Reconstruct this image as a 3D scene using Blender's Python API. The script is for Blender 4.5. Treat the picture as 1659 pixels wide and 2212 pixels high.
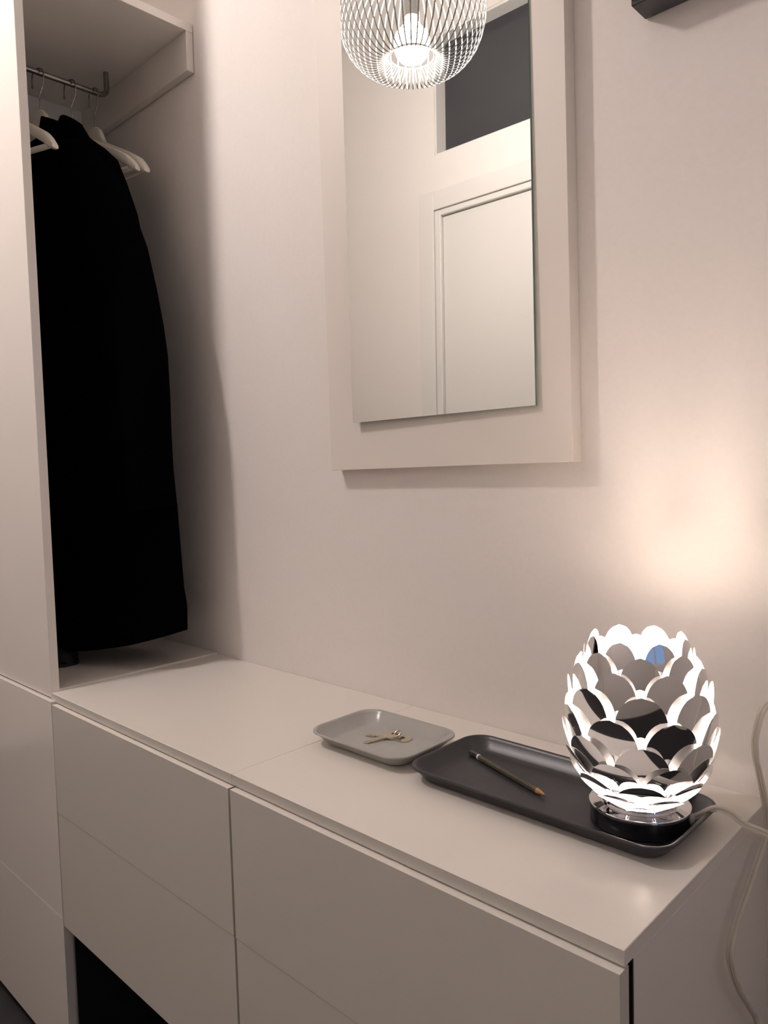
import bpy, bmesh, math, random
from mathutils import Vector, Matrix
random.seed(4)
PI = math.pi
scene = bpy.context.scene
for o in list(bpy.data.objects):
    bpy.data.objects.remove(o, do_unlink=True)
COL = scene.collection

# ------------------------------------------------------------------ camera
CAM = (0.2995, -1.0079, 0.4368)
YAW, PITCH, ROLL, FPX = 0.7640, -0.0586, -0.0277, 1619.15
fw = Vector((-math.sin(YAW)*math.cos(PITCH), math.cos(YAW)*math.cos(PITCH), math.sin(PITCH)))
r0 = Vector((math.cos(YAW), math.sin(YAW), 0)); u0 = r0.cross(fw)
rt = math.cos(ROLL)*r0 + math.sin(ROLL)*u0
up = -math.sin(ROLL)*r0 + math.cos(ROLL)*u0
cd = bpy.data.cameras.new('camera'); cam = bpy.data.objects.new('camera', cd); COL.objects.link(cam)
M = Matrix((rt, up, -fw)).transposed().to_4x4(); M.translation = Vector(CAM)
cam.matrix_world = M
cd.sensor_fit = 'HORIZONTAL'; cd.sensor_width = 36.0; cd.lens = 36.0*FPX/1659.0
cd.clip_start = 0.02; cd.clip_end = 50
scene.camera = cam

# ------------------------------------------------------------------ world and exposure
w = bpy.data.worlds.new('world'); scene.world = w; w.use_nodes = True
bg = w.node_tree.nodes['Background']
bg.inputs['Color'].default_value = (0.42, 0.60, 1.0, 1); bg.inputs['Strength'].default_value = 0.55
vs = scene.view_settings
vs.view_transform = 'Standard'; vs.look = 'None'; vs.exposure = 0.0; vs.gamma = 1.0
vs.use_curve_mapping = False
PENDANT_L = 345.0      # emission of the pendant's globe
LAMP_L = 285.0          # emission of the table lamp's bulb
scene.cycles.use_denoising = True
scene.cycles.max_bounces = 10; scene.cycles.diffuse_bounces = 6; scene.cycles.glossy_bounces = 6
scene.cycles.caustics_reflective = True; scene.cycles.blur_glossy = 0.3
scene.cycles.sample_clamp_indirect = 12.0

# ------------------------------------------------------------------ materials
def mat(name, col, rough=0.5, metal=0.0, coat=0.0, bump=0.0, scale=80.0, var=0.0, spec=None, sheen=0.0, trans=0.0):
    m = bpy.data.materials.new(name); m.use_nodes = True
    nt = m.node_tree; b = nt.nodes['Principled BSDF']
    b.inputs['Base Color'].default_value = (*col, 1); b.inputs['Roughness'].default_value = rough
    b.inputs['Metallic'].default_value = metal; b.inputs['Coat Weight'].default_value = coat
    b.inputs['Coat Roughness'].default_value = 0.06
    if spec is not None: b.inputs['Specular IOR Level'].default_value = spec
    if sheen: b.inputs['Sheen Weight'].default_value = sheen
    if trans: b.inputs['Transmission Weight'].default_value = trans
    if bump or var:
        tc = nt.nodes.new('ShaderNodeTexCoord'); no = nt.nodes.new('ShaderNodeTexNoise')
        no.inputs['Scale'].default_value = scale; no.inputs['Detail'].default_value = 5
        nt.links.new(tc.outputs['Object'], no.inputs['Vector'])
        if bump:
            bp = nt.nodes.new('ShaderNodeBump'); bp.inputs['Strength'].default_value = bump
            bp.inputs['Distance'].default_value = 0.002
            nt.links.new(no.outputs['Fac'], bp.inputs['Height']); nt.links.new(bp.outputs['Normal'], b.inputs['Normal'])
        if var:
            rp = nt.nodes.new('ShaderNodeValToRGB')
            rp.color_ramp.elements[0].position = 0.3; rp.color_ramp.elements[1].position = 0.7
            rp.color_ramp.elements[0].color = (*[c*(1-var) for c in col], 1)
            rp.color_ramp.elements[1].color = (*[min(1, c*(1+var)) for c in col], 1)
            nt.links.new(no.outputs['Fac'], rp.inputs['Fac']); nt.links.new(rp.outputs['Color'], b.inputs['Base Color'])
    return m
def emit(name, col, strength):
    m = bpy.data.materials.new(name); m.use_nodes = True
    b = m.node_tree.nodes['Principled BSDF']
    b.inputs['Base Color'].default_value = (0.9, 0.9, 0.9, 1)
    b.inputs['Emission Color'].default_value = (*col, 1); b.inputs['Emission Strength'].default_value = strength
    return m
WALL = mat('wall_paint', (0.80, 0.755, 0.72), 0.75, bump=0.10, scale=140, var=0.012)
CEIL = mat('ceiling_paint', (0.82, 0.80, 0.77), 0.85, bump=0.05)
FLOOR = mat('dark_floor', (0.016, 0.016, 0.018), 0.6, bump=0.15, scale=30, var=0.15)
DOORP = mat('door_paint', (0.76, 0.735, 0.70), 0.32, bump=0.03, scale=40)
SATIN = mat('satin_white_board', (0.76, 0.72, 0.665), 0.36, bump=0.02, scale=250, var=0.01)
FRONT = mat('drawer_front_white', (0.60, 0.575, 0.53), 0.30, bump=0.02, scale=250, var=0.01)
GLOSS = mat('gloss_white_lacquer', (0.80, 0.765, 0.72), 0.16, coat=0.5)
CARC = mat('white_carcass', (0.74, 0.73, 0.70), 0.4)
PLINTHSHADE = mat('black_plinth_and_shade', (0.006, 0.006, 0.007), 0.7)  # black of the plinths, and of shade painted into recesses
MIRR = mat('silvered_mirror', (0.835, 0.86, 0.84), 0.0, metal=1.0)
GEDGE = mat('glass_edge', (0.10, 0.22, 0.17), 0.1)
BOARD = mat('mirror_board_paint', (0.76, 0.71, 0.655), 0.5, bump=0.03, scale=120)
SHELF = mat('gloss_shelf_lacquer', (0.84, 0.80, 0.75), 0.06, coat=1.0)
CHROME = mat('chrome', (0.86, 0.86, 0.88), 0.045, metal=1.0)
SATCH = mat('satin_aluminium', (0.88, 0.87, 0.86), 0.42, metal=1.0)
STEEL = mat('brushed_steel', (0.27, 0.255, 0.24), 0.26, metal=1.0)
BLKGL = mat('black_lacquer', (0.008, 0.008, 0.010), 0.12, coat=0.6)
WOOL = mat('black_wool', (0.0009, 0.0009, 0.0014), 1.0, bump=0.4, scale=500, spec=0.02)
WOODW = mat('cream_painted_wood', (0.76, 0.73, 0.64), 0.4, var=0.02, scale=30)
GREYT = mat('grey_tray', (0.40, 0.40, 0.375), 0.24, var=0.02, scale=60)
DARKT = mat('charcoal_tray', (0.032, 0.033, 0.038), 0.33, var=0.08, scale=90, bump=0.05)
NICKEL = mat('nickel', (0.66, 0.61, 0.50), 0.22, metal=1.0)
PENB = mat('pencil_paint', (0.085, 0.075, 0.05), 0.3, var=0.2, scale=120)
PENW = mat('pencil_wood', (0.45, 0.23, 0.09), 0.6, var=0.2, scale=200)
LEAD = mat('graphite', (0.02, 0.02, 0.02), 0.35)
WHT = mat('white_band', (0.8, 0.8, 0.78), 0.4)
BLKBOX = mat('black_box_paint', (0.018, 0.018, 0.020), 0.4, bump=0.1, scale=200)
DPANE = mat('dark_glass', (0.05, 0.05, 0.056), 0.03)
CORD = mat('clear_cord', (0.95, 0.92, 0.84), 0.15, trans=0.6)
COPPER = mat('cord_core', (0.70, 0.64, 0.52), 0.4, metal=0.3)
LEATH = mat('black_leather', (0.004, 0.004, 0.005), 0.55, spec=0.25)
RUBBER = mat('black_rubber', (0.012, 0.012, 0.012), 0.8)
WIRE = mat('grey_wire_enamel', (0.25, 0.25, 0.24), 0.45)
CORD.node_tree.nodes['Principled BSDF'].inputs['IOR'].default_value = 1.22
BULBP = emit('pendant_globe_glow', (1.0, 0.89, 0.85), PENDANT_L)
BULBL = emit('lamp_bulb_glow', (1.0, 0.83, 0.70), LAMP_L)

# ------------------------------------------------------------------ helpers
def tag(o, label=None, cat=None, group=None, kind=None):
    for k, v in (('label', label), ('category', cat), ('group', group), ('kind', kind)):
        if v: o[k] = v
    return o
def empty(name, loc, rz=0.0, label=None, cat=None, group=None):
    o = bpy.data.objects.new(name, None); COL.objects.link(o)
    o.empty_display_size = 0.05
    o.location = loc; o.rotation_euler = (0, 0, rz)
    return tag(o, label, cat, group)
def link(name, bm, m, parent=None, smooth=False, ang=40):
    bmesh.ops.recalc_face_normals(bm, faces=bm.faces)
    me = bpy.data.meshes.new(name); bm.to_mesh(me); bm.free()
    for x in (m if isinstance(m, (list, tuple)) else [m]): me.materials.append(x)
    if smooth:
        me.polygons.foreach_set('use_smooth', [True]*len(me.polygons))
        me.set_sharp_from_angle(angle=math.radians(ang))
    o = bpy.data.objects.new(name, me); COL.objects.link(o)
    if parent is not None: o.parent = parent
    return o
def add_box(bm, x0, x1, y0, y1, z0, z1, bevel=0.0, seg=1):
    vs_ = [bm.verts.new(p) for p in ((x0,y0,z0),(x1,y0,z0),(x1,y1,z0),(x0,y1,z0),(x0,y0,z1),(x1,y0,z1),(x1,y1,z1),(x0,y1,z1))]
    fs = [bm.faces.new([vs_[i] for i in f]) for f in ((3,2,1,0),(4,5,6,7),(0,1,5,4),(1,2,6,5),(2,3,7,6),(3,0,4,7))]
    if bevel:
        es = set(e for f in fs for e in f.edges)
        bmesh.ops.bevel(bm, geom=list(es), offset=bevel, segments=seg, affect='EDGES', profile=0.5)
def box(name, b, m, parent=None, bevel=0.0, seg=1, kind=None):
    """b is in world coordinates; the mesh is placed at its own centre."""
    x0, x1, y0, y1, z0, z1 = b
    c = Vector(((x0+x1)/2, (y0+y1)/2, (z0+z1)/2))
    bm = bmesh.new(); add_box(bm, x0-c.x, x1-c.x, y0-c.y, y1-c.y, z0-c.z, z1-c.z, bevel, seg)
    o = link(name, bm, m, parent)
    o.location = c if parent is None else c - wloc(parent)
    if kind: o['kind'] = kind
    return o
def face_mat(o, m, axis, sign):
    """give the faces that look along one axis (painted light or shade) their own material"""
    o.data.materials.append(m); k = len(o.data.materials)-1
    for p in o.data.polygons:
        if p.normal[axis]*sign > 0.9: p.material_index = k
    return o
def wloc(o):
    v = Vector(o.location)
    while o.parent is not None: o = o.parent; v += Vector(o.location)
    return v
def lathe(bm, prof, n=48, cap0=True, cap1=True, c=(0,0,0)):
    rings = []
    for r, z in prof:
        rings.append([bm.verts.new((c[0]+r*math.cos(2*PI*i/n), c[1]+r*math.sin(2*PI*i/n), c[2]+z)) for i in range(n)])
    for a, b in zip(rings, rings[1:]):
        for i in range(n): bm.faces.new((a[i], a[(i+1)%n], b[(i+1)%n], b[i]))
    if cap0: bm.faces.new(rings[0][::-1])
    if cap1: bm.faces.new(rings[-1])
def smooth_path(pts, per=8):
    P = [Vector(p) for p in pts]; out = []
    for i in range(len(P)-1):
        p0 = P[max(i-1,0)]; p1 = P[i]; p2 = P[i+1]; p3 = P[min(i+2,len(P)-1)]
        for k in range(per):
            t = k/per
            out.append(0.5*((2*p1)+(p2-p0)*t+(2*p0-5*p1+4*p2-p3)*t*t+(3*p1-p0-3*p2+p3)*t**3))
    out.append(P[-1]); return out
def tube(bm, pts, r, n=10, closed=False, rad=None, side=None, squash=1.0, off=0.0):
    """sweep a round (or squashed) section along pts"""
    P = [Vector(p) for p in pts]; N = len(P); rings = []
    t = (P[1]-P[0]).normalized()
    ref = Vector(side) if side else (Vector((0,0,1)) if abs(t.z) < 0.9 else Vector((1,0,0)))
    u = (ref - t*ref.dot(t)).normalized()
    for i in range(N):
        if closed: t = (P[(i+1)%N]-P[i-1]).normalized()
        else: t = (P[min(i+1,N-1)]-P[max(i-1,0)]).normalized()
        u = (u - t*u.dot(t)).normalized(); v = t.cross(u)
        rr = rad[i] if rad else r
        rings.append([bm.verts.new(P[i]+u*off+u*(rr*math.cos(2*PI*k/n))+v*(rr*squash*math.sin(2*PI*k/n))) for k in range(n)])
    M_ = N if closed else N-1
    for i in range(M_):
        a, b = rings[i], rings[(i+1)%N]
        for k in range(n): bm.faces.new((a[k], a[(k+1)%n], b[(k+1)%n], b[k]))
    if not closed:
        bm.faces.new(rings[0][::-1]); bm.faces.new(rings[-1])
def loft(bm, rings, cap=True):
    R = [[bm.verts.new(p) for p in r] for r in rings]; n = len(R[0])
    for a, b in zip(R, R[1:]):
        for k in range(n): bm.faces.new((a[k], a[(k+1)%n], b[(k+1)%n], b[k]))
    if cap: bm.faces.new(R[0][::-1]); bm.faces.new(R[-1])
    return R
def interp(x, xs, ys):
    if x <= xs[0]: return ys[0]
    for i in range(len(xs)-1):
        if x <= xs[i+1]:
            t = (x-xs[i])/(xs[i+1]-xs[i]); return ys[i]+(ys[i+1]-ys[i])*t
    return ys[-1]
def wall_with_holes(name, axis, plane, thick, a0, a1, z0, z1, holes, m):
    """wall in the x-z (axis 'y') or y-z (axis 'x') plane, its holes cut out"""
    A = sorted({a0, a1, *[h[0] for h in holes], *[h[1] for h in holes]})
    Z = sorted({z0, z1, *[h[2] for h in holes], *[h[3] for h in holes]})
    bm = bmesh.new()
    for i in range(len(A)-1):
        for j in range(len(Z)-1):
            ca, cz = (A[i]+A[i+1])/2, (Z[j]+Z[j+1])/2
            if any(h[0] < ca < h[1] and h[2] < cz < h[3] for h in holes): continue
            if axis == 'y': add_box(bm, A[i], A[i+1], min(plane, plane+thick), max(plane, plane+thick), Z[j], Z[j+1])
            else: add_box(bm, min(plane, plane+thick), max(plane, plane+thick), A[i], A[i+1], Z[j], Z[j+1])
    bmesh.ops.remove_doubles(bm, verts=bm.verts, dist=1e-5)
    dup = {}
    for f in list(bm.faces):
        k = tuple(sorted(v.index for v in f.verts)) if False else tuple(sorted((round(v.co.x,4),round(v.co.y,4),round(v.co.z,4)) for v in f.verts))
        dup.setdefault(k, []).append(f)
    bmesh.ops.delete(bm, geom=[f for fs in dup.values() if len(fs) > 1 for f in fs], context='FACES_ONLY')
    o = link(name, bm, m); o['kind'] = 'structure'; return o

# ------------------------------------------------------------------ room
ZF, ZC = -0.80, 2.62
YB = -1.90
XL, XR = -3.3, 1.5
box('floor', (XL-0.1, XR+0.1, YB-0.1, 0.1, ZF-0.1, ZF), FLOOR, kind='structure')
box('ceiling', (XL-0.1, XR+0.1, YB-0.1, 0.1, ZC, ZC+0.1), CEIL, kind='structure')
box('wall_back', (XL, XR, 0.0, 0.12, ZF, ZC), WALL, kind='structure')
box('wall_left', (XL-0.12, XL, YB, 0.0, ZF, ZC), WALL, kind='structure')
DX0, DX1, DZ1 = -1.9499, -1.030, 1.6705
TX0, TX1, TZ0, TZ1 = -1.9454, -1.035, 1.9230, 2.4720
wall_with_holes('wall_front', 'y', YB, -0.10, XL, XR, ZF, ZC, [(DX0, DX1, ZF, DZ1), (TX0, TX1, TZ0, TZ1)], WALL)
WY0, WY1, WZ0, WZ1 = -1.25, -0.45, 0.10, 1.45
wall_with_holes('wall_right', 'x', XR, 0.12, YB, 0.0, ZF, ZC, [(WY0, WY1, WZ0, WZ1)], WALL)

# door in the front wall, seen in the mirror
d = empty('door_1', ((DX0+DX1)/2, YB, ZF)); d['kind'] = 'structure'
box('casing', (-2.0386, DX0, YB, YB+0.012, ZF, 1.7590), DOORP, d, 0.002)
box('casing', (DX1, DX1+0.076, YB, YB+0.012, ZF, 1.7590), DOORP, d, 0.002)
box('casing', (DX0, DX1, YB, YB+0.012, DZ1, 1.7590), DOORP, d, 0.002)
box('jamb', (DX0+0.003, DX0+0.037, YB-0.09, YB+0.006, ZF, DZ1-0.003), DOORP, d, 0.003)
box('jamb', (DX1-0.037, DX1-0.003, YB-0.09, YB+0.006, ZF, DZ1-0.003), DOORP, d, 0.003)
box('head_jamb', (DX0+0.037, DX1-0.037, YB-0.09, YB+0.006, DZ1-0.030, DZ1-0.003), DOORP, d, 0.003)
box('door_leaf', (DX0+0.040, DX1-0.040, YB-0.055, YB-0.012, ZF+0.006, DZ1-0.034), DOORP, d, 0.002)
bm = bmesh.new()
tube(bm, smooth_path([(0, 0, 0), (0, 0.035, 0), (0, 0.05, 0), (-0.03, 0.055, 0), (-0.11, 0.055, 0)], 5), 0.008, 10)
h = link('handle', bm, STEEL, d, True); h.location = Vector((-1.15, YB-0.012, 0.25)) - wloc(d)

# transom window above the door, seen in the mirror
t = empty('window_1', ((TX0+TX1)/2, YB, TZ0)); t['kind'] = 'structure'
FB = 0.006
box('window_frame', (TX0+0.001, TX0+0.012, YB-0.085, YB-0.002, TZ0+0.001, TZ1-0.001), DOORP, t)
box('window_frame', (TX1-0.012, TX1-0.001, YB-0.085, YB-0.002, TZ0+0.001, TZ1-0.001), DOORP, t)
box('window_frame', (TX0+0.012, TX1-0.012, YB-0.085, YB-0.002, TZ0+0.001, TZ0+0.008), DOORP, t)
box('window_frame', (TX0+0.012, TX1-0.012, YB-0.085, YB-0.002, TZ1-0.012, TZ1-0.001), DOORP, t)
box('pane', (TX0+0.012, TX1-0.012, YB-0.080, YB-0.072, TZ0+0.008, TZ1-0.012), DPANE, t)

# unseen window added at the right end of the hallway for cool fill light
t = empty('fill_window', (XR, (WY0+WY1)/2, WZ0)); t['kind'] = 'structure'
for b in ((WY0, WY0+0.05, WZ0, WZ1), (WY1-0.05, WY1, WZ0, WZ1), (WY0+0.05, WY1-0.05, WZ0, WZ0+0.05), (WY0+0.05, WY1-0.05, WZ1-0.05, WZ1),
          ((WY0+WY1)/2-0.02, (WY0+WY1)/2+0.02, WZ0+0.05, WZ1-0.05)):
    box('window_frame', (XR+0.03, XR+0.09, *b), DOORP, t)

# ------------------------------------------------------------------ wardrobe
wd = empty('wardrobe', (-1.50, -0.20, ZF), label='tall white wardrobe with glossy doors and an open coat niche, at the left edge', cat='wardrobe')
XN = -1.77
XE = -1.232
box('upper_door', (XN-0.02, XE, -0.4005, -0.3825, -0.0100, 1.80), GLOSS, wd, 0.0012, 2)
box('middle_door', (XN-0.02, -1.2135, -0.4090, -0.3910, -0.4615, -0.0128), GLOSS, wd, 0.0005)
box('bottom_door', (XN-0.02, -1.2124, -0.4090, -0.3910, -0.7790, -0.4626), GLOSS, wd, 0.0004)
box('side_panel', (XN-0.02, XN, -0.3815, -0.0015, -0.779, 1.80), CARC, wd)
box('side_panel', (-1.2314, -1.2135, -0.3900, -0.0015, -0.779, -0.0175), CARC, wd)
box('niche_floor', (XN+0.001, -1.2325, -0.3905, -0.0015, -0.0125, 0.0042), SATIN, wd, 0.0002)
box('top_shelf', (XN+0.001, XE, -0.3815, -0.0012, 1.4470, 1.4665), SHELF, wd, 0.0008)
box('wall_rail', (XN+0.001, XE, -0.0195, -0.0016, 1.3585, 1.4468), SATIN, wd, 0.0008)
box('plinth', (XN, -1.2140, -0.3500, -0.3300, ZF, -0.780), PLINTHSHADE, wd)
RX, RZ = -1.529, 1.3885
bm = bmesh.new()
tube(bm, smooth_path([(0, -0.0655, 1.4470-RZ), (0, -0.0655, 0.024), (0, -0.0668, 0.011), (0, -0.0755, 0.0022), (0, -0.086, 0.0), (0, -0.10, 0), (0, -0.22, 0), (0, -0.352, 0), (0, -0.364, 0.003), (0, -0.3725, 0.012), (0, -0.3735, 0.025), (0, -0.3735, 1.4470-RZ)], 6), 0.0065, 14)
o = link('clothes_rail', bm, STEEL, wd, True); o.location = Vector((RX, 0, RZ)) - wloc(wd)

# ------------------------------------------------------------------ drawer units
def drawer_unit(name, label, x0, x1, tx0, fronts, lxo, rxo, open_below):
    e = empty(name, ((x0+x1)/2, -0.2, ZF), label=label, cat='drawer unit', group='white drawer units under the mirror')
    face_mat(box('top_panel', (tx0, x1, -0.4000, -0.0008, -0.0160, 0.0), SATIN, e, 0.0007), FRONT, 1, -1)  # front edge in the darker material, shade painted in
    zb = fronts[-1][0]
    for z0, z1 in fronts:
        yy = -0.4090 if z1 > -0.1 else -0.4081
        face_mat(box('drawer_front', (x0+lxo, x1-rxo, yy, -0.3914, z0, z1), FRONT, e, 0.00025), SATIN, 2, 1)  # top faces in the lighter material, painted as catching the light
    return e, zb
du, zb = drawer_unit('drawer_unit', 'white drawer unit beside the wardrobe with a shaded open space below', -1.2105, -0.6050, -1.2315,
                     [(-0.2390, -0.0182), (-0.4770, -0.2406)], 0.0, -0.0034, True)
box('side_panel', (-1.2110, -1.1940, -0.3850, -0.0010, -0.4870, -0.0162), CARC, du)
box('side_panel', (-0.6240, -0.6056, -0.3850, -0.0010, -0.7600, -0.0162), CARC, du)
box('bottom_panel', (-1.1940, -0.6240, -0.3990, -0.0010, -0.4870, -0.4772), CARC, du)
box('back_panel', (-1.1940, -0.6240, -0.0200, -0.0010, -0.4770, -0.0162), CARC, du)
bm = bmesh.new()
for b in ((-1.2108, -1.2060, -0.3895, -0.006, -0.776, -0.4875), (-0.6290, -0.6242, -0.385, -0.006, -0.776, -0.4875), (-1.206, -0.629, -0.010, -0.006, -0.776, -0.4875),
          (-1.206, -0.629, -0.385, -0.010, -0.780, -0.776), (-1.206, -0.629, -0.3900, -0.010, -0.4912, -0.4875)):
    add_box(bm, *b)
o = link('shade_fill', bm, PLINTHSHADE, du); o.location = -wloc(du); o['label'] = 'black lining standing in for shade in the open space'  # black boxes added to paint the deep shade under the drawers
box('plinth', (-1.19, -0.63, -0.34, -0.02, ZF, -0.780), PLINTHSHADE, du)
dr, zb = drawer_unit('drawer_unit', 'white drawer unit at the right, its end panel showing beside the cord', -0.6044, 0.0, -0.6044,
                     [(-0.2392, -0.0182), (-0.4770, -0.2406), (-0.7150, -0.4786)], 0.0079, 0.0003, False)
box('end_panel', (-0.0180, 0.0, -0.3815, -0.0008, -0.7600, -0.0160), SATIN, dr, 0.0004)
box('gap_shade_strip', (-0.0180, -0.0006, -0.3840, -0.3816, -0.7600, -0.0170), PLINTHSHADE, dr)['label'] = 'dark strip standing in for shade in the gap'  # black strip added so the gap behind the drawer front looks shaded
box('side_panel', (-0.6042, -0.5860, -0.3815, -0.0010, -0.7600, -0.0162), CARC, dr)
box('bottom_panel', (-0.5860, -0.0180, -0.3815, -0.0010, -0.7600, -0.7420), CARC, dr)
box('back_panel', (-0.5860, -0.0180, -0.0200, -0.0010, -0.7420, -0.0162), CARC, dr)
box('plinth', (-0.59, -0.02, -0.34, -0.02, ZF, -0.760), PLINTHSHADE, dr)

# ------------------------------------------------------------------ wall mirror
mi = empty('wall_mirror', (-0.52, 0, 0.43), label='frameless mirror on a white painted board, hung above the drawer units', cat='mirror')
bx0, bx1, bz0, bz1 = -0.7783, -0.2568, 0.4365, 1.62
bm = bmesh.new(); add_box(bm, bx0+0.5175, bx1+0.5175, -0.0265, -0.0008, 0.0, bz1-bz0, 0.0008)
o = link('backing_board', bm, BOARD, mi); o.location = Vector((-0.5175, 0, bz0)) - wloc(mi); o.rotation_euler = (0, -math.radians(0.42), 0)
MC = Vector((-0.535, -0.0345, 0.90))
bm = bmesh.new()
add_box(bm, -0.7045+0.535, -0.3170+0.535, 0.0, 0.0042, 0.5225-0.9, 1.52-0.9)
bmesh.ops.recalc_face_normals(bm, faces=bm.faces)
for f in bm.faces: f.material_index = 0 if f.normal.y < -0.9 else 1
o = link('mirror_pane', bm, [MIRR, GEDGE], mi)
psi, th = math.radians(0.8444), math.radians(0.4326)
n_ = Vector((math.sin(psi)*math.cos(th), -math.cos(psi)*math.cos(th), math.sin(th)))
xax = Vector((math.cos(psi), math.sin(psi), 0)); rz_ = math.radians(0.45)
yax = -n_; zax = xax.cross(yax).normalized()
xr = xax*math.cos(rz_) + zax*math.sin(rz_); zr = -xax*math.sin(rz_) + zax*math.cos(rz_)
o.rotation_euler = Matrix((xr, yax, zr)).transposed().to_euler()
o.location = MC - wloc(mi)
# clips that hold the pane off the board
for x, z in ((-0.62, 0.56), (-0.40, 0.56), (-0.62, 1.47), (-0.40, 1.47)):
    box('standoff', (x-0.01, x+0.01, -0.0300, -0.0260, z-0.01, z+0.01), STEEL, mi)

# black box high on the wall
bb = empty('wall_box', (0.10, 0, 1.03), label='black box mounted high on the wall, right of the mirror', cat='wall box')
bm = bmesh.new(); add_box(bm, -0.155, 0.36, -0.0435, -0.0010, 1.0262, 1.22, 0.0015)
o = link('body', bm, BLKBOX, bb); o.location = -wloc(bb)
bm = bmesh.new(); add_box(bm, -0.1555, 0.3605, -0.0490, -0.0436, 1.0340, 1.22, 0.001)
o = link('front_panel', bm, BLKBOX, bb); o.location = -wloc(bb)

# ------------------------------------------------------------------ hangers
def hanger_wood(sx=1.0, drop=0.0):
    bm = bmesh.new(); rings = []
    N = 74
    for i in range(N+1):
        x = -0.222 + 0.444*i/N; a = abs(x); xs = x*sx; ex = drop*min(1.0, max(0.0, (a-0.03)/0.05))
        ztop = interp(a, [0, 0.006, 0.012, 0.018, 0.024, 0.030, 0.035, 0.040, 0.055, 0.10, 0.15, 0.19, 0.212, 0.222], [0.0, -0.0006, -0.003, -0.0075, -0.0145, -0.025, -0.037, -0.045, -0.054, -0.077, -0.103, -0.126, -0.146, -0.160])
        zbot = interp(a, [0, 0.03, 0.06, 0.10, 0.15, 0.19, 0.212, 0.222], [-0.066, -0.071, -0.082, -0.103, -0.129, -0.153, -0.169, -0.169])
        yb = -0.020*(a/0.222)**2
        ht = interp(a, [0, 0.05, 0.15, 0.2, 0.222], [0.0075, 0.0075, 0.010, 0.011, 0.008])
        zc, hh = (ztop+zbot)/2 - ex, (ztop-zbot)/2
        ring = []
        for k in range(12):
            c, s = math.cos(2*PI*k/12), math.sin(2*PI*k/12)
            p = 0.45
            ring.append((xs, yb + ht*math.copysign(abs(c)**p, c), zc + hh*math.copysign(abs(s)**p, s)))
        rings.append(ring)
    loft(bm, rings)
    return bm
def hanger_bar():
    bm = bmesh.new(); tube(bm, [(-0.205, -0.016, -0.158), (0, -0.016, -0.158), (0.205, -0.016, -0.158)], 0.006, 10); return bm
def hanger_hook():
    bm = bmesh.new()
    pts = [(0.002, 0, 0.0), (0.002, 0, 0.022), (0.001, 0, 0.030), (0.006, 0, 0.038), (0.0145, 0, 0.050), (0.0185, 0, 0.068), (0.0180, 0, 0.082), (0.012, 0, 0.0905), (0, 0, 0.0935),
           (-0.012, 0, 0.0905), (-0.0180, 0, 0.082), (-0.0195, 0, 0.066), (-0.0200, 0, 0.053)]
    P = smooth_path(pts, 5); tube(bm, P, 0.0017, 8, rad=[0.0017]*(len(P)-3)+[0.0022]*3)
    return bm
def copy_tree(o, parent=None):
    c = o.copy(); COL.objects.link(c); c.parent = parent
    for ch in list(o.children): copy_tree(ch, c)
    return c
HG = 'wooden coat hangers on the rail'
HZ = RZ + 0.0065 + 0.0017 - 0.0935
h0 = empty('coat_hanger', (0, 0, 0), cat='hanger', group=HG)
wb = link('shoulder_bar', hanger_wood(), WOODW, h0, True, 50)
link('trouser_bar', hanger_bar(), WOODW, h0, True)
link('hook', hanger_hook(), STEEL, h0, True)
hang = [(-0.343, 17, 'cream wooden hanger nearest the wardrobe door, one arm in front of the black coat'),
        (-0.236, 18, 'cream wooden hanger holding the black coat'),
        (-0.160, 18, 'empty cream wooden hanger just behind the black coat'),
        (-0.101, 8, 'empty cream wooden hanger on the rail end nearest the wall')]
for i, (y, deg, lab) in enumerate(hang):
    hh_ = h0 if i == 0 else copy_tree(h0)
    hh_.location = (RX, y, HZ); hh_.rotation_euler = (0, math.radians(0.8) if i == 0 else 0, math.radians(deg)); hh_['label'] = lab
    if i == 1:                                   # the one inside the coat has narrower, steeper shoulders
        tmp = link('shoulder_bar', hanger_wood(0.90, 0.022), WOODW, None, True, 50)
        for ch in hh_.children:
            if ch.name.startswith('shoulder_bar'): ch.data = tmp.data
            if ch.name.startswith('trouser_bar'): ch.location.z = -0.022; ch.scale.x = 0.9
        bpy.data.objects.remove(tmp)

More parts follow.
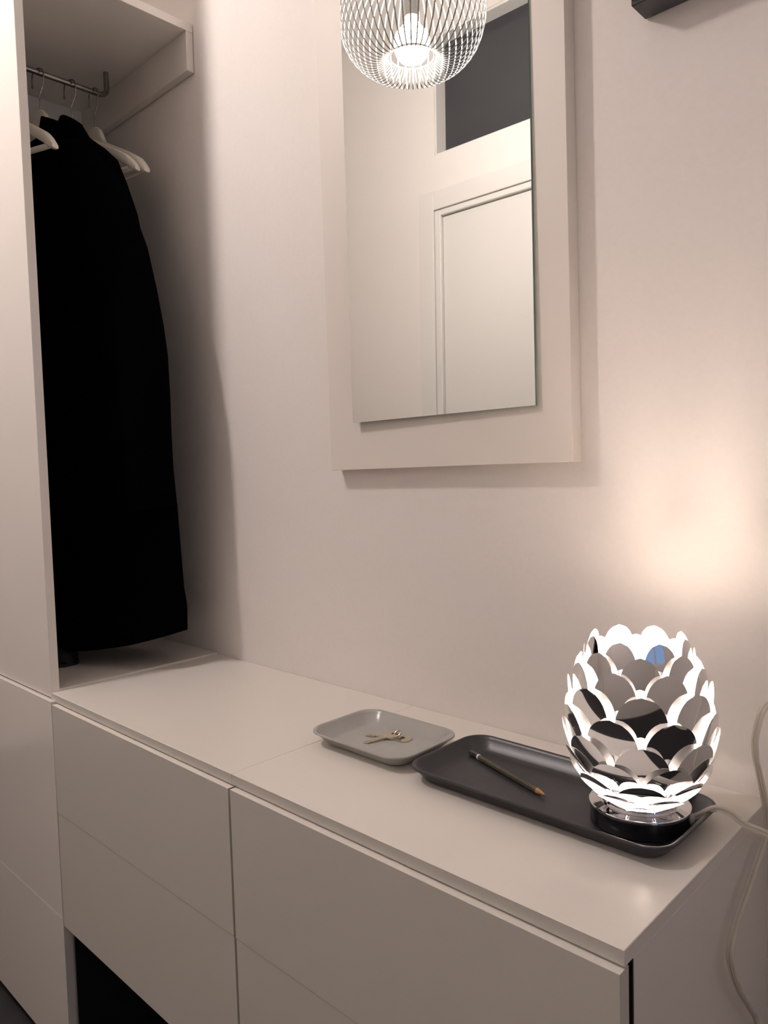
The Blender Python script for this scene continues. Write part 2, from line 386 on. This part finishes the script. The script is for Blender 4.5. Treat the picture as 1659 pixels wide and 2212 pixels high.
# ------------------------------------------------------------------ coat
CA = math.radians(18)
ct = empty('coat', (RX, -0.236, 0.03), CA, label='long black wool coat hanging in the wardrobe niche', cat='coat')
CZ = 0.03
bm = bmesh.new(); rings = []
zs   = [1.262, 1.250, 1.232, 1.214, 1.196, 1.178, 1.15, 1.10, 1.03, 0.94, 0.85, 0.75, 0.62, 0.48, 0.36, 0.30, 0.18, 0.09, 0.035]
wR   = [0.056, 0.070, 0.089, 0.116, 0.148, 0.178, 0.211, 0.235, 0.254, 0.276, 0.288, 0.302, 0.320, 0.336, 0.345, 0.348, 0.354, 0.360, 0.358]
dp   = [0.020, 0.026, 0.032, 0.038, 0.044, 0.050, 0.060, 0.074, 0.083, 0.088, 0.088, 0.086, 0.085, 0.086, 0.088, 0.088, 0.090, 0.092, 0.092]
NK = 72
for z, wv, dv in zip(zs, wR, dp):
    ring = []
    f = max(0, (1.15-z))*0.012
    lf = interp(z, [0.9, 1.10, 1.15, 1.178, 1.196, 1.214, 1.232, 1.250, 1.262], [-wv, -0.225, -0.190, -0.150, -0.110, -0.060, -0.005, 0.028, 0.036])
    rc, wv = (wv+lf)/2, (wv-lf)/2
    for k in range(NK):
        a = 2*PI*k/NK; c, s = math.cos(a), math.sin(a)
        e = 0.62
        fold = 1 + f*3.0*math.sin(7*a+0.6) + f*1.6*math.sin(13*a+z*2)
        x = wv*math.copysign(abs(c)**e, c)
        y = dv*math.copysign(abs(s)**0.8, s)*fold
        zz = z
        if z >= 0.10: x += rc
        else:                       # the hem dips at the front and lifts to the right
            zz = z + (0.048*max(0, x/0.36)**2.2)
        x += rc
        ring.append((x, y, zz-CZ))
    rings.append(ring)
loft(bm, rings)
link('body', bm, WOOL, ct, True, 60)
def sleeve(sgn):
    bm = bmesh.new(); R = []
    sz = [1.185, 1.16, 1.11, 1.035, 0.94, 0.85, 0.766, 0.70, 0.61, 0.52, 0.43, 0.39, 0.365]
    so = [0.168, 0.200, 0.238, 0.282, 0.319, 0.339, 0.354, 0.362, 0.364, 0.364, 0.367, 0.370, 0.374]
    sw = [0.03, 0.05, 0.066, 0.074, 0.076, 0.076, 0.075, 0.074, 0.072, 0.070, 0.068, 0.068, 0.069]
    for z, xo, hw in zip(sz, so, sw):
        ring = []
        for k in range(28):
            a = 2*PI*k/28; c, s = math.cos(a), math.sin(a)
            wob = 1 + 0.03*math.sin(3*a+z*9)
            ring.append((sgn*(xo-hw + hw*c*(wob if c < 0.7 else 1)), -0.03 + (hw*0.88)*s*wob, z - CZ - (0.018*(1-c)/2 if z < 0.40 else 0)))
        R.append(ring)
    if sgn < 0: R = [r[::-1] for r in R]
    loft(bm, R)
    return link('sleeve', bm, WOOL, ct, True, 60)
sleeve(1); sleeve(-1)
bm = bmesh.new()
# stand-up collar: open ring, high at the right, opened at the front left
R = []
for k in range(25):
    a = math.radians(-110 + 300*k/24)
    cx_, cy_ = 0.050, -0.004
    ro = (0.036*math.cos(a), 0.034*math.sin(a))
    top = 1.263 - 0.012*math.cos(a) - (0.02 if k in (0, 24) else 0)
    bot = 1.205 - 0.02*math.sin(-a)*0
    R.append([(cx_+ro[0]*0.86, cy_+ro[1]*0.86, top-0.004-CZ), (cx_+ro[0]*0.93, cy_+ro[1]*0.93, top-CZ), (cx_+ro[0]*1.0, cy_+ro[1]*1.0, top-0.005-CZ),
              (cx_+ro[0]*1.22, cy_+ro[1]*1.25, bot-CZ), (cx_+ro[0]*1.12, cy_+ro[1]*1.15, bot-0.002-CZ)])
loft(bm, R)
link('collar', bm, WOOL, ct, True, 60)

# shoe on the niche floor under the coat
sh = empty('shoe', (-1.50, -0.297, 0.0042), math.radians(4), label='black leather shoe on the niche floor, only its toe showing', cat='shoe')
bm = bmesh.new(); R = []
prof = [(-0.165, 0.018, 0.035, 0.070), (-0.155, 0.028, 0.030, 0.085), (-0.12, 0.033, 0.028, 0.088), (-0.07, 0.033, 0.026, 0.078), (-0.02, 0.036, 0.024, 0.058),
        (0.03, 0.041, 0.024, 0.046), (0.07, 0.037, 0.022, 0.036), (0.095, 0.026, 0.018, 0.028), (0.105, 0.012, 0.012, 0.020)]
for x, hw, zc, ht in prof:
    ring = []
    for k in range(20):
        a = 2*PI*k/20; c, s = math.cos(a), math.sin(a)
        ring.append((x, hw*math.copysign(abs(c)**0.8, c), max(0.007, 0.007 + ht*0.5 + (ht*0.5)*math.copysign(abs(s)**0.8, s))))
    R.append(ring)
loft(bm, R); link('upper', bm, LEATH, sh, True, 60)
bm = bmesh.new(); R = []
for z in (0.0, 0.007):
    R.append([(x, hw*1.05*s_, z) for (x, hw, s_) in [(p[0], p[1], 1) for p in prof] + [(p[0], p[1], -1) for p in prof[::-1]]])
loft(bm, R); link('sole', bm, RUBBER, sh)

# ------------------------------------------------------------------ trays
def rrect(x0, x1, y0, y1, r, z, n=8):
    out = []
    for cx_, cy_, a0 in ((x1-r, y1-r, 0), (x0+r, y1-r, 90), (x0+r, y0+r, 180), (x1-r, y0+r, 270)):
        for k in range(n+1):
            a = math.radians(a0+90*k/n); out.append((cx_+r*math.cos(a), cy_+r*math.sin(a), z))
    return out
def tray(name, x0, x1, y0, y1, hgt, r, slope, m, label):
    cx_, cy_ = (x0+x1)/2, (y0+y1)/2
    hx, hy = (x1-x0)/2, (y1-y0)/2
    def ring(d, z): return rrect(-hx+d, hx-d, -hy+d, hy-d, max(0.004, r-d*0.55), z)
    bm = bmesh.new()
    th_ = 0.0030
    R = [ring(slope+0.007, 0.0), ring(slope+0.002, 0.0006), ring(slope-0.002, 0.004), ring(0.004, hgt-0.005), ring(0.0, hgt-0.0030), ring(0.0003, hgt-0.0008), ring(0.002, hgt),
         ring(0.0045, hgt-0.0008), ring(0.0065, hgt-0.004), ring(slope+0.001, th_+0.003), ring(slope+0.005, th_+0.0006), ring(slope+0.011, th_)]
    loft(bm, R)
    o = link(name, bm, m, None, True, 50); o.location = (cx_, cy_, 0.0003)
    return tag(o, label, 'tray', 'trays on the drawer tops')
tray('tray', -0.6125, -0.4080, -0.2540, -0.1040, 0.0235, 0.034, 0.020, GREYT, 'small light grey tray holding the keys')
tray('tray', -0.3985, -0.0235, -0.2580, -0.0850, 0.0225, 0.034, 0.016, DARKT, 'long charcoal tray holding the pencil and the lit lamp')

# ------------------------------------------------------------------ keys
def key_mesh():
    bm = bmesh.new(); th_ = 0.0011
    # bow: disc with an eyelet
    n = 28; oc = [(0.0125*math.cos(2*PI*k/n)*1.0, 0.0118*math.sin(2*PI*k/n)) for k in range(n)]
    ic = [(0.0035+0.0026*math.cos(2*PI*k/n), 0.0026*math.sin(2*PI*k/n)) for k in range(n)]
    V = [[bm.verts.new((x, y, z)) for x, y in c] for c in (oc, ic) for z in (-th_, th_)]
    for k in range(n):
        j = (k+1) % n
        bm.faces.new((V[1][k], V[1][j], V[3][j], V[3][k])); bm.faces.new((V[0][j], V[0][k], V[2][k], V[2][j]))
        bm.faces.new((V[0][k], V[0][j], V[1][j], V[1][k])); bm.faces.new((V[2][j], V[2][k], V[3][k], V[3][j]))
    return bm
def blade_mesh():
    bm = bmesh.new()
    pts = [(-0.0105, 0.0042), (-0.0105, -0.0042)]
    low = [(-0.014, -0.0040)]
    x = -0.016
    for i in range(7):
        low += [(x, -0.0040), (x-0.0022, -0.0016 if i % 2 else -0.0026), (x-0.0036, -0.0040)]; x -= 0.0042
    low += [(-0.0475, -0.0020), (-0.0490, 0.0010), (-0.0470, 0.0040)]
    P = [pts[1]] + low + [pts[0]]
    loft(bm, [[(a, b, -0.0009) for a, b in P], [(a, b, 0.0009) for a, b in P]])
    bm2 = bm; add_box(bm2, -0.046, -0.0135, 0.0006, 0.0016, 0.0009, 0.0012)
    return bm
KG = 'keys in the grey tray'
def make_key(name, loc, rz, tilt, label):
    e = empty(name, loc, label=label, cat='key', group=KG)
    e.rotation_euler = (tilt[0], tilt[1], rz)
    link('bow', key_mesh(), NICKEL, e); link('blade', blade_mesh(), NICKEL, e)
    return e
make_key('key', (-0.5170, -0.1534, 0.0086), math.radians(72), (math.radians(6), math.radians(-5), 0), 'silvery key on top of the bunch, its round bow whole, blade toward the front')
make_key('key', (-0.5135, -0.1500, 0.0055), math.radians(29), (math.radians(3), math.radians(-1.5), 0), 'silvery key under the other, only its narrow bright blade showing')
bm = bmesh.new(); n = 32
oc = [(0.0125*math.cos(2*PI*k/n), 0.0125*math.sin(2*PI*k/n)) for k in range(n)]
ic = [(-0.0035+0.0062*math.cos(2*PI*k/n), 0.0055*math.sin(2*PI*k/n)) for k in range(n)]
V = [[bm.verts.new((x, y, z)) for x, y in c] for c in (oc, ic) for z in (-0.001, 0.001)]
for k in range(n):
    j_ = (k+1) % n
    bm.faces.new((V[1][k], V[1][j_], V[3][j_], V[3][k])); bm.faces.new((V[0][j_], V[0][k], V[2][k], V[2][j_]))
    bm.faces.new((V[0][k], V[0][j_], V[1][j_], V[1][k])); bm.faces.new((V[2][j_], V[2][k], V[3][k], V[3][j_]))
o = link('key_tag', bm, NICKEL); o.location = (-0.4965, -0.1470, 0.0052); o.rotation_euler = (math.radians(5), math.radians(3), math.radians(35))
tag(o, 'round pierced metal tag at the right of the keys in the grey tray', 'key tag')
bm = bmesh.new(); tube(bm, [(0.0062*math.cos(2*PI*k/36), 0.0062*math.sin(2*PI*k/36), 0.0) for k in range(36)], 0.0008, 8, closed=True)
tube(bm, [(0.0062*math.cos(2*PI*k/36), 0.0062*math.sin(2*PI*k/36), 0.0016) for k in range(36)], 0.0008, 8, closed=True)
o = link('key_ring', bm, NICKEL, None, True); o.location = (-0.5070, -0.1480, 0.0105); o.rotation_euler = (math.radians(35), math.radians(-12), 0)
tag(o, 'small split ring joining the keys in the grey tray', 'key ring')

# ------------------------------------------------------------------ pencil
pa, pb = Vector((-0.3748, -0.1300, 0.0075)), Vector((-0.2110, -0.1860, 0.0075))
L = (pb-pa).length
pe = empty('pencil', pa, math.atan2(pb.y-pa.y, pb.x-pa.x), label='dark pencil lying in the charcoal tray, sharpened end to the right', cat='pencil')
def prism(x0, x1, r0_, r1_, n=6, sub=1):
    bm = bmesh.new()
    loft(bm, [[(x, r*math.cos(2*PI*(k+0.5)/n), r*math.sin(2*PI*(k+0.5)/n)) for k in range(n)] for x, r in ((x0, r0_), (x1, r1_))])
    return bm
link('shaft', prism(0.0225, L-0.0185, 0.0040, 0.0040), PENB, pe)
link('end_cap', prism(0.0, 0.0195, 0.0041, 0.0041, 12), BLKGL, pe)['label'] = 'black end cap'
link('band', prism(0.0195, 0.0225, 0.0042, 0.0042, 12), WHT, pe)['label'] = 'white band'
link('cone', prism(L-0.0185, L-0.0045, 0.0040, 0.0013, 12), PENW, pe)['label'] = 'bare wood cone'
link('lead', prism(L-0.0045, L, 0.0013, 0.0004, 8), LEAD, pe)

# ------------------------------------------------------------------ table lamp
LX, LY = -0.096, -0.163
lp = empty('table_lamp', (LX, LY, 0.0034), label='lit artichoke table lamp of chrome petals on a black round base', cat='lamp')
bm = bmesh.new(); lathe(bm, [(0.050, 0), (0.0565, 0.0005), (0.0580, 0.002), (0.0580, 0.0200), (0.0572, 0.0208)], 64)
link('base', bm, BLKGL, lp, True, 35)
bm = bmesh.new(); lathe(bm, [(0.0578, 0.0209), (0.0588, 0.0216), (0.0588, 0.0232), (0.0578, 0.0240), (0.046, 0.0240), (0.0450, 0.0246), (0.0450, 0.0275), (0.043, 0.0285)], 64)
link('base_plate', bm, CHROME, lp, True, 35)
bm = bmesh.new(); lathe(bm, [(0.012, 0.0286), (0.012, 0.034), (0.016, 0.036), (0.016, 0.048), (0.012, 0.050)], 32)
link('socket', bm, WHT, lp, True, 35)
bm = bmesh.new(); lathe(bm, [(0.0105, 0.0501), (0.013, 0.053), (0.0195, 0.059), (0.0215, 0.070), (0.0215, 0.120), (0.0180, 0.133), (0.0115, 0.141), (0.001, 0.1435)], 32)
link('bulb', bm, BULBL, lp, True, 60)
# petals: ten rows of eight, each row turned half a step
PZ = [0.030, 0.040, 0.060, 0.075, 0.090, 0.113, 0.137, 0.160, 0.180, 0.200, 0.220, 0.245]
PR = [0.040, 0.055, 0.072, 0.080, 0.085, 0.0895, 0.0890, 0.0860, 0.0815, 0.0725, 0.0600, 0.046]
def prof_r(z): return interp(z, PZ, PR)
rows = [(0.0445, 0.022, 0.0180, -64), (0.058, 0.027, 0.0225, -54), (0.077, 0.034, 0.0262, -42), (0.100, 0.044, 0.0286, -30), (0.124, 0.058, 0.0296, -19), (0.1505, 0.068, 0.0296, -11),
        (0.178, 0.070, 0.0280, -5), (0.2000, 0.066, 0.0254, 0), (0.2170, 0.060, 0.0230, 5), (0.2310, 0.054, 0.0204, 8)]
def TIP(ln): return min(0.034, ln*0.75)          # length of the rounded end
def petal_mesh(zt, ln, hw, elev):
    # a nearly flat sheet: tip on the envelope, root tucked behind the row below
    rt_ = prof_r(zt); S = 18; NW = 10; rings = []
    bm = bmesh.new()
    for i in range(S+1):
        s = i/S; dn = ln*(1-s); e = math.radians(elev)
        wv = hw*(0.80 + 0.20*math.sin(PI/2*s/0.30)) if s < 0.30 else hw*math.sqrt(max(0.0, 1-max(0.0, 1-dn/TIP(ln))**2.1))
        wv = max(wv, hw*0.04)
        bul = 0.0013*math.sin(PI*s)
        r = rt_ + 0.001 + dn*math.sin(e) + bul*math.cos(e) - 0.0030*(1-s)**2.0*min(1.0, ln/0.050); z = zt - dn*math.cos(e) + bul*math.sin(e)
        row = []
        for k in range(NW+1):
            y = wv*(-1 + 2*k/NW)
            row.append((r - y*y/(2*max(0.035, rt_)*2.2), y, z))
        rings.append(row)
    th_ = 0.0005
    V = [[[bm.verts.new((x - th_*d_, y, z)) for x, y, z in row] for row in rings] for d_ in (0, 1)]
    for d_ in (0, 1):
        for i in range(S):
            for k in range(NW):
                q = (V[d_][i][k], V[d_][i][k+1], V[d_][i+1][k+1], V[d_][i+1][k]); bm.faces.new(q if d_ == 0 else q[::-1]).material_index = d_
    edge = [(i, 0) for i in range(S+1)] + [(S, k) for k in range(1, NW+1)] + [(i, NW) for i in range(S-1, -1, -1)] + [(0, k) for k in range(NW-1, 0, -1)]
    for a, b in zip(edge, edge[1:]+edge[:1]):
        bm.faces.new((V[0][a[0]][a[1]], V[0][b[0]][b[1]], V[1][b[0]][b[1]], V[1][a[0]][a[1]]))
    return bm
cam_ang = math.atan2(CAM[1]-LY, CAM[0]-LX)
for ri, (zt, ln, hw, fl) in enumerate(rows):
    base = None
    for k in range(8):
        a = cam_ang + math.radians(2.0) + 2*PI*(k + (0.5 if ri % 2 == 1 else 0.0))/8
        if base is None: base = o = link('petal', petal_mesh(zt, ln, hw, fl), [CHROME, SATCH], lp, True, 50)
        else: o = base.copy(); COL.objects.link(o); o.parent = lp
        o.location = (0, 0, -0.0034)
        o.rotation_euler = (0, 0, a)
# the petals' wire stays, one per column
bm = bmesh.new()
for k in range(16):
    a = cam_ang + 2*PI*k/16 + 0.2
    tube(bm, smooth_path([((prof_r(z)-0.013)*math.cos(a), (prof_r(z)-0.013)*math.sin(a), z-0.0034) for z in (0.034, 0.045, 0.065, 0.09, 0.12, 0.15, 0.18, 0.20)], 3), 0.0006, 6)
link('petal_stays', bm, CHROME, lp, True)
# cord
def cord(name, pts, parent):
    P = smooth_path(pts, 10); off = wloc(parent); P = [p-off for p in P]
    bm = bmesh.new(); tube(bm, P, 0.0024, 10, off=0.0018); tube(bm, P, 0.0024, 10, off=-0.0018)
    o = link(name, bm, CORD, parent, True)
    bm = bmesh.new(); tube(bm, P, 0.0005, 6, off=0.0018); tube(bm, P, 0.0005, 6, off=-0.0018)
    link('core', bm, COPPER, o, True)
    return o
cord('cord', [(-0.0445, -0.1480, 0.0150), (-0.036, -0.1370, 0.0175), (-0.022, -0.1220, 0.0250), (-0.008, -0.1140, 0.0215), (0.006, -0.1120, 0.0125), (0.024, -0.1130, 0.0100), (0.060, -0.112, 0.010), (0.120, -0.090, 0.045), (0.125, -0.050, 0.130),
              (0.070, -0.034, 0.170), (0.030, -0.034, 0.155), (0.0150, -0.0420, 0.1400), (0.012, -0.0658, 0.1324), (0.012, -0.0873, 0.1103), (0.012, -0.0872, 0.0880), (0.012, -0.0738, 0.0614), (0.012, -0.0566, 0.0272), (0.012, -0.0442, -0.0032),
              (0.012, -0.0476, -0.0223), (0.012, -0.0733, -0.0411), (0.012, -0.1029, -0.0571), (0.012, -0.1296, -0.0731), (0.012, -0.1553, -0.0885), (0.012, -0.1713, -0.1075), (0.012, -0.1670, -0.1311),
              (0.012, -0.1418, -0.1718), (0.012, -0.1056, -0.2142), (0.012, -0.0790, -0.2479), (0.014, -0.055, -0.32), (0.02, -0.05, -0.50), (0.03, -0.05, -0.70), (0.05, -0.06, -0.790)], lp)
bm = bmesh.new(); lathe(bm, [(0.0065, -0.004), (0.0075, -0.002), (0.0075, 0.004), (0.004, 0.010)], 20)
o = link('cord_grommet', bm, CORD, lp, True); o.location = (0.0500, 0.0160, 0.0115)
o.rotation_euler = Vector((0.05, 0.016, 0)).to_track_quat('Z', 'Y').to_euler()

# ------------------------------------------------------------------ pendant lamp (in the room, seen in the mirror)
PL = Vector((-1.31, -0.97, 1.81))
pn = empty('pendant_lamp', PL, label='lit wire-ribbed pendant lamp reflected at the top of the mirror', cat='pendant lamp')
CZP, PRAD, PH = 0.093, 0.240, 0.200
prof = [(0.073, -0.036), (0.090, -0.052), (0.120, -0.066), (0.155, -0.060), (0.190, -0.034), (0.217, 0.004), (0.234, 0.052), (0.240, 0.100), (0.232, 0.150), (0.210, 0.200), (0.172, 0.240), (0.120, 0.268), (0.070, 0.284), (0.045, 0.288)]
bm = bmesh.new(); tube(bm, smooth_path([(r, 0, z) for r, z in prof], 4), 0.0009, 8, side=(0, 1, 0), squash=1.0)
for v in bm.verts: v.co.y *= 2.7
rib = link('rib', bm, WIRE, pn, True)
NR = 56
for k in range(1, NR):
    o = rib.copy(); COL.objects.link(o); o.parent = pn; o.rotation_euler = (0, 0, 2*PI*k/NR)
for nm, r, z in (('bottom_ring', 0.073, -0.036), ('top_ring', 0.045, 0.288)):
    bm = bmesh.new(); tube(bm, [(r*math.cos(2*PI*k/48), r*math.sin(2*PI*k/48), z) for k in range(48)], 0.003, 8, closed=True)
    link(nm, bm, WIRE, pn, True)
bm = bmesh.new(); lathe(bm, [(0.001, -0.058), (0.020, -0.055), (0.039, -0.045), (0.053, -0.027), (0.0585, -0.006), (0.0585, 0.012), (0.052, 0.034), (0.036, 0.050), (0.027, 0.064), (0.022, 0.074), (0.019, 0.084)], 36)
link('globe_bulb', bm, BULBP, pn, True, 60)
bm = bmesh.new(); lathe(bm, [(0.021, 0.0845), (0.024, 0.086), (0.024, 0.150), (0.018, 0.160), (0.010, 0.165)], 32)
link('socket', bm, STEEL, pn, True, 40)
bm = bmesh.new(); tube(bm, [(0, 0, 0.165), (0, 0, 0.35), (0, 0, ZC-PL.z-0.02)], 0.003, 8)
link('cable', bm, RUBBER, pn, True)
bm = bmesh.new(); lathe(bm, [(0.010, ZC-PL.z-0.04), (0.045, ZC-PL.z-0.03), (0.05, ZC-PL.z-0.0005)], 32)
link('ceiling_rose', bm, WHT, pn, True, 40)
bm = bmesh.new()
for k in range(3):
    a = 2*PI*k/3; tube(bm, [(0.0235*math.cos(a), 0.0235*math.sin(a), 0.145), (0.045*math.cos(a), 0.045*math.sin(a), 0.288)], 0.002, 6)
link('spider', bm, STEEL, pn, True)
